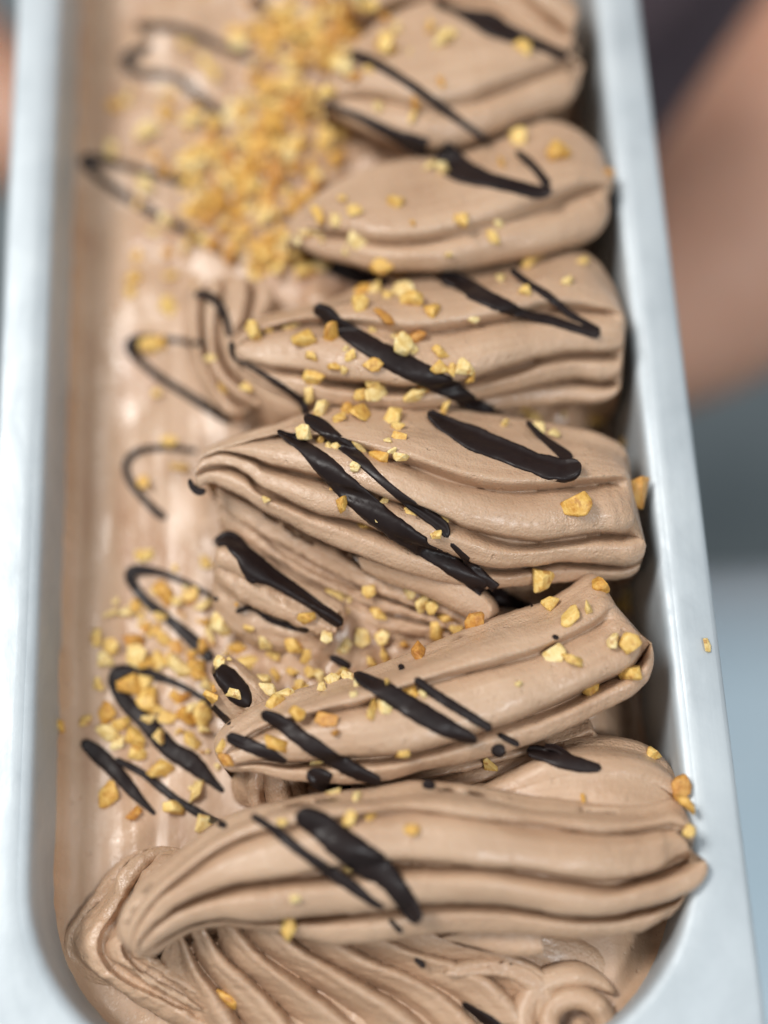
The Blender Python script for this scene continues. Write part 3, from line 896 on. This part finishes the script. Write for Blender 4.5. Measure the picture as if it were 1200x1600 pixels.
def nut(px, py, size, shade, label, group="chopped nuts scattered on the gelato", lift=0.0, ground=None):
    if ground is None:
        p, n, d = hit(px, py)
    else:
        p, n = Vector(at(px, py, ground)), Vector((0, 0, 1))
        d = (p - CAMV).length
    toc = (CAMV - p).normalized()
    n = (n + 0.25 * toc).normalized()
    r = size / FPX * d * 0.5 * 1.4
    o = bpy.data.objects.new("nut_piece", rn.choice(NUTS))
    COL.objects.link(o)
    o.location = (p + n * (r * 0.2 + lift)) * CM
    q = n.to_track_quat('Z', 'Y') @ Matrix.Rotation(rn.uniform(0, 6.28), 4, 'Z').to_quaternion()
    q = q @ Matrix.Rotation(rn.gauss(0, 0.35), 4, 'X').to_quaternion()
    o.rotation_mode = 'QUATERNION'
    o.rotation_quaternion = q
    o.scale = (r * rn.uniform(0.98, 1.18), r * rn.uniform(0.98, 1.2), r * rn.uniform(0.95, 1.25))
    o.material_slots[0].link = 'OBJECT'
    o.material_slots[0].material = NUTM[shade]
    tag(o, label, "chopped nut", group)
    return o


SH = {'p': "pale yellow", 'g': "golden", 'a': "amber", 'b': "toasted brown"}
# single pieces one can point at: x, y, size (photo pixels), shade, where
SINGLE = [
 (1103,1008,17,'p',"lying alone on the right steel rim"),
 (999,773,44,'b',"wedged between the middle fold and the right rim"),
 (900,791,38,'a',"alone on the second ridge of the middle fold, right side"),
 (1063,1229,32,'b',"upper of two stuck against the right rim"),
 (1073,1256,33,'a',"lower of two stuck against the right rim"),
 (1077,1297,20,'g',"on the right end of the nearest fold below two brown ones"),
 (353,1566,33,'a',"between the ridges at the bottom left"),
 (450,1448,28,'g',"on the lowest ridge of the nearest fold"),
 (643,1298,21,'a',"right of the broad chocolate stroke on the nearest fold"),
 (912,1251,17,'a',"half sunk behind the nearest fold below the dome"),
 (763,1192,27,'g',"under the second fold beside a chocolate blob"),
 (810,1070,12,'p',"small crumb alone in the middle of the second fold"),
 (925,1080,27,'a',"on the lower lip of the second fold, near its right end"),
 (990,1056,33,'g',"at the right tip of the second fold's lowest ridge"),
 (985,1005,34,'g',"rough one at the second fold's right end"),
 (957,1004,27,'p',"flat one left of the rough nut at the second fold's end"),
 (868,1025,29,'p',"left half of a touching pair on the second fold"),
 (896,1031,30,'g',"right half of a touching pair on the second fold"),
 (892,965,31,'g',"lowest of three on the top of the second fold"),
 (860,946,25,'g',"left of three on the top of the second fold"),
 (920,950,28,'p',"right of three on the top of the second fold"),
 (845,903,33,'g',"on the lower face of the middle fold, right side"),
 (935,916,26,'a',"in the gap behind the second fold's right end"),
 (970,946,30,'g',"against the shaded gap at the right wall"),
 (745,976,33,'b',"at the end of the ragged tongue below the middle fold"),
 (573,823,37,'g',"touching the lower side of the longest chocolate stroke"),
 (533,787,24,'a',"tucked left of the longest chocolate stroke"),
 (415,780,15,'p',"small one on the lowest left ridge of the middle fold"),
 (688,815,25,'p',"under the end of the slim chocolate line"),
 (682,832,25,'g',"below the end of the slim chocolate line"),
 (645,800,24,'g',"between the two chocolate lines on the middle fold"),
 (598,712,40,'a',"big round one on top of the middle fold"),
 (627,710,25,'p',"right beside the big round amber nut"),
 (563,697,27,'p',"resting on the slim chocolate line"),
 (480,675,27,'p',"caught between two chocolate lines at the middle fold's shoulder"),
 (553,729,16,'p',"square crumb just below the slim chocolate line"),
 (502,645,31,'p',"long one at the gap between fourth and middle folds"),
 (530,656,26,'g',"slim one at the top edge of the middle fold"),
 (563,650,38,'a',"wide one at the top edge of the middle fold"),
 (614,652,33,'g',"right end of the row along the middle fold's top"),
 (625,683,19,'a',"small wedge on top of the middle fold"),
 (398,518,30,'g',"leftmost on the tip of the fourth fold"),
 (478,530,33,'g',"rounded one on the left part of the fourth fold"),
 (523,526,38,'a',"against the left side of the thick stroke on the fourth fold"),
 (498,598,36,'g',"pointed one on the lower left lip of the fourth fold"),
 (625,541,36,'p',"bright one lying on the thick stroke of the fourth fold"),
 (652,530,25,'b',"cube shaped one right of the thick stroke"),
 (598,497,32,'b',"flat one above the thick stroke on the fourth fold"),
 (585,570,24,'a',"pressed against the underside of the thick stroke"),
 (587,618,32,'p',"pointed one on the lowest ridge of the fourth fold"),
 (647,620,27,'p',"on the lowest ridge right of the pointed nuts"),
 (697,634,25,'g',"in the dark gap under the thick stroke"),
 (735,588,25,'a',"right end of a row on the fourth fold"),
 (675,485,23,'a',"rolled one right of the heap on the fourth fold's crest"),
 (740,498,13,'p',"tiny one in the upper crease of the fourth fold"),
 (558,375,42,'p',"large one on the left of the fifth fold"),
 (595,415,27,'a',"upper of two at the bottom edge of the fifth fold"),
 (632,433,28,'b',"lower of two at the bottom edge of the fifth fold"),
 (870,241,32,'a',"on the right lobe of the fifth fold"),
 (815,215,30,'g',"in the gap right of the sixth fold's end"),
 (688,270,30,'p',"stuck to the chocolate puddle"),
 (722,345,21,'g',"in the middle of the fifth fold"),
 (815,75,26,'g',"under the thick chocolate stroke at the top right"),
 (650,160,21,'b',"upper of two beside the chocolate line on the sixth fold"),
 (645,185,19,'g',"lower of two beside the chocolate line on the sixth fold"),
 (93,1135,19,'a',"alone next to the left pan wall"),
 (155,1068,23,'g',"left of the wide chocolate hairpin"),
 (170,1241,30,'a',"lowest left one, under the leftmost chocolate stroke"),
 (210,1270,23,'b',"at the tapered end of the leftmost chocolate stroke"),
 (320,1288,27,'p',"at the shoulder of the nearest fold beside a thin chocolate branch"),
 (480,965,27,'a',"at the lower end of the forked chocolate stroke"),
 (507,988,31,'p',"just below the end of the forked chocolate stroke"),
 (435,1160,37,'a',"big one between two strokes at the second fold's tip"),
 (465,1116,29,'a',"on the upper left of the second fold"),
 (513,1127,33,'b',"dark chunk on the left of the second fold"),
 (527,1142,22,'b',"small dark bit below the dark chunk on the second fold"),
 (582,1110,35,'g',"big one left of the thick stroke on the second fold"),
 (603,1106,25,'p',"touching the thick stroke on the second fold"),
 (630,1175,21,'g',"in the lower crease of the second fold"),
 (495,1190,27,'p',"above the chocolate smear under the second fold"),
 (235,540,28,'g',"blurred one inside the chocolate hairpin beside the curl"),
 (229,757,22,'a',"blurred one on the chocolate arch"),
 (175,170,20,'a',"blurred one alone at the far left wall"),
]
for x, y, s, k, where in SINGLE:
    ground = {(1103, 1008): 0.04, (999, 773): 0.1, (1063, 1229): 0.0, (1073, 1256): 0.25, (1077, 1297): None}.get((x, y))
    nut(x, y, s, k, f"{SH[k]} nut piece {where}", ground=ground)
# lookalikes, by the place they share
SHARED = {
 ("pieces heaped on the fourth fold's crest", "nut piece in the clump on the fourth fold's crest"):
  "563,478,28,g 567,457,22,a 590,453,26,g 607,462,18,g 628,455,30,p 648,472,32,g 636,462,22,p 582,455,18,p",
 ("pieces sprinkled on the fourth fold", "nut piece sprinkled among others along the fourth fold"):
  "420,515,19,g 450,514,17,p 460,507,16,p 486,558,21,g 482,616,24,p 522,573,17,a 537,578,12,p 548,556,17,g 583,598,26,g 583,515,11,p 622,520,19,p 687,550,20,g 687,576,22,g 706,577,22,g 725,575,24,p 563,618,20,g 660,612,18,b 541,545,10,p 647,548,14,p",
 ("pieces between the fourth and middle folds", "nut piece in the row between the fourth and middle folds"):
  "475,632,18,p 542,640,20,a 620,668,20,g 607,690,12,p 503,691,19,g 525,700,15,p 513,697,12,p 612,705,14,p",
 ("crumbs at the edge of the longest chocolate stroke", "small crumb at the edge of the longest chocolate stroke"):
  "522,765,13,p 600,785,13,p 590,812,10,p",
 ("pieces in the hollow at the middle fold's upper right", "blurred nut piece in the hollow above the middle fold's right"):
  "790,665,17,p 832,655,22,g 842,670,18,p 866,680,21,p 930,655,24,g 975,690,16,g 820,640,14,g 880,650,14,p",
 ("pieces in the hollow below the middle fold", "nut piece in the hollow between middle and second folds"):
  "685,985,30,g 700,966,24,g 660,945,22,p 678,950,20,g 712,982,22,g 575,920,22,g 520,930,26,g 640,925,20,p 655,1020,26,b 600,1000,24,p 603,1025,24,g 565,1000,28,p 537,1008,24,p 590,960,22,g 545,955,14,p 630,1010,16,a 580,1035,16,g 548,935,14,p",
 ("pieces along the second fold's back", "nut piece lined up along the second fold's upper left edge"):
  "500,1060,26,p 485,1050,20,g 520,1063,22,p 535,1050,18,g 545,1058,20,p 562,1068,22,p 470,1075,24,g 448,1085,20,p 430,1100,26,g 503,1075,18,p 605,1070,18,g 640,1082,22,a 622,1080,16,p 662,1085,14,p 550,1085,14,p",
 ("pieces on the nearest fold", "small nut piece on the back of the nearest fold"):
  "545,1275,30,g 580,1278,19,g 440,1284,17,g 520,1240,20,p 556,1246,18,p 545,1358,17,p 462,1403,13,p 580,1365,9,p 500,1292,10,p",
 ("pieces on the fifth fold", "nut piece sprinkled on the fifth fold"):
  "490,366,26,p 525,345,18,p 555,331,22,g 617,318,22,g 770,371,19,g 776,351,15,p 645,350,11,a 700,400,17,p 672,259,20,p 785,258,20,a 475,360,18,p 505,378,14,p 540,392,12,p",
 ("pieces on the fourth fold's right top", "blurred nut piece on the right lobe of the fourth fold"):
  "820,455,18,g 782,438,20,p 826,414,24,g 910,408,20,g 885,440,19,p 840,402,14,a",
 ("pieces on the sixth fold", "blurred nut piece on the sixth fold"):
  "670,45,27,a 690,66,30,p 702,55,22,p 600,72,23,a 690,130,16,a 592,170,17,p 575,110,16,g 640,80,12,p",
 ("pieces in the shaded gap by the right wall", "blurred nut piece low in the shaded gap by the right wall"):
  "995,955,24,g 1020,1178,22,g 950,270,15,b 985,930,18,p",
 ("pieces scattered on the bare slab", "blurred nut piece alone on the smooth slab left of the folds"):
  "210,435,24,a 267,430,22,g 262,478,24,g 205,458,18,g 252,535,20,a 243,618,16,g 350,605,18,g 388,605,20,g 265,690,20,g 280,732,24,g 322,880,18,g 215,400,16,a 262,395,18,b 330,560,14,p 305,445,14,g",
}
for (grp, lab), txt in SHARED.items():
    for item in txt.split():
        x, y, s, k = item.split(",")
        nut(float(x), float(y), float(s) * 1.02, k, f"{'large' if float(s) >= 24 else 'small' if float(s) < 16 else 'medium'} {SH[k]} {lab}", grp)


DPTS = np.vstack([spline(np.array(p_, float), 40) for p_, l_ in DR])


def on_drizzle(x, y, s):
    return bool(((DPTS[:, 0] - x) ** 2 + (DPTS[:, 1] - y) ** 2 < (DPTS[:, 2] * 0.5 + s * 0.35) ** 2).any())


def scatter(n, sampler, smin, smax, weights, grp, lab, lift=0.0):
    used = []
    tries = 0
    while len(used) < n and tries < n * 40:
        tries += 1
        x, y = sampler()
        s = rn.uniform(smin, smax)
        if any((x - a) ** 2 + (y - b) ** 2 < (0.42 * (s + c)) ** 2 for a, b, c in used): continue
        if rn.random() < 0.85 and on_drizzle(x, y, s): continue
        used.append((x, y, s))
        k = rn.choices("pgab", weights)[0]
        nut(x, y, s, k, f"{'large' if s >= 0.65 * smax + 0.35 * smin else 'small' if s < 0.3 * smax + 0.7 * smin else 'medium'} {SH[k]} {lab}", grp, lift=lift)


def blob(cx, cy, sx, sy, ang=0.0):
    c, s = math.cos(ang), math.sin(ang)
    def f():
        a, b = max(-2, min(2, rn.gauss(0, 1))) * sx, max(-2, min(2, rn.gauss(0, 1))) * sy
        return cx + a * c - b * s, cy + a * s + b * c
    return f


scatter(30, blob(270, 990, 50, 44, 0.5), 18, 36, (3, 5, 3, 1), "pieces in the upper part of the left nut cluster", "nut piece among the upper left cluster on the slab")
scatter(28, blob(262, 1135, 52, 46, 0.7), 18, 36, (4, 5, 3, 1), "pieces in the lower part of the left nut cluster", "nut piece among the lower left cluster on the slab")
scatter(14, blob(400, 1045, 38, 22, 0.1), 18, 32, (5, 5, 1, 0), "pieces in the dip left of the second fold", "nut piece in the dip between lump and second fold")


# the heap of nuts beside the far folds: the top ones are single pieces, the mass under them is one
def heap_sampler():
    k = rn.random()
    if k < 0.30: return blob(490, 50, 62, 62, 0.3)()
    if k < 0.55: return blob(430, 190, 62, 60, 0.2)()
    if k < 0.85: return blob(370, 285, 78, 50, -0.2)()
    return blob(420, 390, 48, 26, 0.2)()


vs, fs, mi = [], [], []
cluster_a, cluster_b = blob(270, 985, 50, 44, 0.5), blob(262, 1135, 50, 46, 0.7)
for i in range(430):
    x, y = heap_sampler() if i < 350 else cluster_a() if i % 2 else cluster_b()
    if i >= 350 and on_drizzle(x, y, 10): continue
    p, n, d = hit(x, y)
    r = (rn.uniform(17, 32) if i < 350 else rn.uniform(7, 16)) / FPX * d * 0.5 * 1.3
    me = rn.choice(NUTS)
    M4 = Matrix.Translation(p + Vector((0, 0, rn.uniform(0.0, 0.25) if i < 350 else 0.03))) @ Matrix.Rotation(rn.uniform(0, 6.28), 4, Vector((rn.gauss(0, 1), rn.gauss(0, 1), rn.gauss(0, 1))).normalized()) @ Matrix.Scale(r, 4)
    b = len(vs)
    vs += [tuple(M4 @ (v.co / CM)) for v in me.vertices]
    fs += [tuple(b + k for k in pl.vertices) for pl in me.polygons]
    mi += [rn.choices((0, 1, 2, 3), (5, 2, 5, 5))[0]] * len(me.polygons)
heap = mesh_obj("nut_heap", vs, fs, NUTM['g'])
for k_ in 'pab': heap.data.materials.append(NUTM[k_])
heap.data.polygons.foreach_set('material_index', mi)
tag(heap, "mass of chopped nuts heaped left of the far folds, crumbs on the slab", "chopped nuts", kind="stuff")
scatter(26, heap_sampler, 20, 36, (4, 6, 3, 1), "pieces on top of the far heap", "blurred nut piece on top of the far heap of nuts", lift=0.15)
scatter(14, blob(275, 120, 60, 80, 0.0), 16, 28, (4, 5, 3, 1), "pieces left of the far heap", "blurred nut piece on the slab left of the far heap")


# ------------------------------------------------------------------ the person holding the far half of the pan
def skin_mesh(name, nodes, edges, m, parent=None, sub=2):
    me = bpy.data.meshes.new(name)
    me.from_pydata([tuple(c * CM for c in p[:3]) for p in nodes], edges, [])
    o = bpy.data.objects.new(name, me)
    COL.objects.link(o)
    md = o.modifiers.new("skin", 'SKIN')
    md.use_smooth_shade = True
    for v, p in zip(me.skin_vertices[0].data, nodes):
        v.radius = (p[3] * CM, (p[4] if len(p) > 4 else p[3]) * CM)
    me.skin_vertices[0].data[0].use_root = True
    sm = o.modifiers.new("smooth", 'SUBSURF')
    sm.levels = sm.render_levels = sub
    me.materials.append(m)
    if parent: o.parent = parent
    return o


nodes = [(6, 57, -40, 15, 11), (6, 57, -15, 14, 10.5), (6, 57, 8, 16, 11), (6, 57, 22, 13, 9), (6, 57, 30, 6)]
edges = [(0, 1), (1, 2), (2, 3), (3, 4)]


def arm(sh, el, wr, palm, fingers, thumb, base=3):
    i0 = len(nodes)
    for p in (sh, tuple((a + b) / 2 for a, b in zip(sh, el)), el, tuple(0.65 * a + 0.35 * b for a, b in zip(el, wr)), wr, palm):
        nodes.append(p)
    edges.append((base, i0))
    for k in range(5): edges.append((i0 + k, i0 + k + 1))
    for chain in fingers + [thumb]:
        prev = i0 + 5 if chain is not thumb else i0 + 5
        for q in chain:
            nodes.append(q)
            edges.append((prev, len(nodes) - 1))
            prev = len(nodes) - 1


arm((20, 60, 20, 6.0), (29, 45, -14, 6.6), (13.0, 27.0, -18.0, 5.0), (7.0, 23.0, -15.6, 3.0, 1.6),
    [[(2.5, 20.5, -14.6, 0.9), (-1, 18.5, -13.9, 0.8), (-3.4, 17.3, -13.5, 0.7)],
     [(2.0, 22.5, -14.6, 0.95), (-2, 21.3, -13.9, 0.85), (-4.6, 20.5, -13.5, 0.75)],
     [(2.2, 24.4, -14.6, 0.9), (-1.8, 24.4, -13.9, 0.8), (-4.2, 24.3, -13.5, 0.7)],
     [(3.0, 26.3, -14.6, 0.8), (-0.2, 27.2, -13.9, 0.7), (-2.0, 27.7, -13.5, 0.6)]],
    [(7.6, 19.5, -14.6, 1.0), (8.4, 17.6, -13.8, 0.85)])
arm((-14, 60, 20, 6.0), (-24, 48, -10, 4.5), (-13.5, 34.5, -14.5, 3.0), (-7.5, 31.0, -15.2, 2.8, 1.6),
    [[(-3.0, 28.5, -14.5, 0.9), (0.2, 27.0, -13.9, 0.8), (2.0, 26.2, -13.5, 0.7)],
     [(-2.6, 30.4, -14.5, 0.95), (1.2, 29.6, -13.9, 0.85), (3.6, 29.0, -13.5, 0.75)],
     [(-2.8, 32.2, -14.5, 0.9), (1.0, 32.2, -13.9, 0.8), (3.2, 32.0, -13.5, 0.7)],
     [(-3.6, 34.0, -14.5, 0.8), (-0.6, 34.6, -13.9, 0.7), (1.0, 34.9, -13.5, 0.6)]],
    [(-8.6, 28.0, -14.6, 1.0), (-9.4, 26.2, -13.8, 0.85)])
person = empty("person", (6, 57, -102))
tag(person, "out of focus person in dark mauve clothes holding the pan from underneath with bare forearms", "person")
body = skin_mesh("body", nodes, edges, SKIN)
body.parent = person
body.matrix_parent_inverse = Matrix.Translation(-person.location)
cl = [(6, 57, -60, 18, 13.5), (6, 57, -40, 19, 15), (6, 57, -15, 18, 14), (6, 57, 8, 18, 12.5), (6, 57, 22, 15, 10.5),
      (20, 60, 20, 7.6), (25, 52.5, 2, 7.0), (-14, 60, 20, 7.6), (-19.5, 53.5, 3, 7.0),
      (15, 57, -64, 9.5), (15, 57, -99, 7.0), (-3, 57, -64, 9.5), (-3, 57, -99, 7.0)]
shirt = skin_mesh("clothing", cl, [(0, 1), (1, 2), (2, 3), (3, 4), (4, 5), (5, 6), (4, 7), (7, 8), (0, 9), (9, 10), (0, 11), (11, 12)], CLOTH)
shirt.parent = person
shirt.matrix_parent_inverse = Matrix.Translation(-person.location)
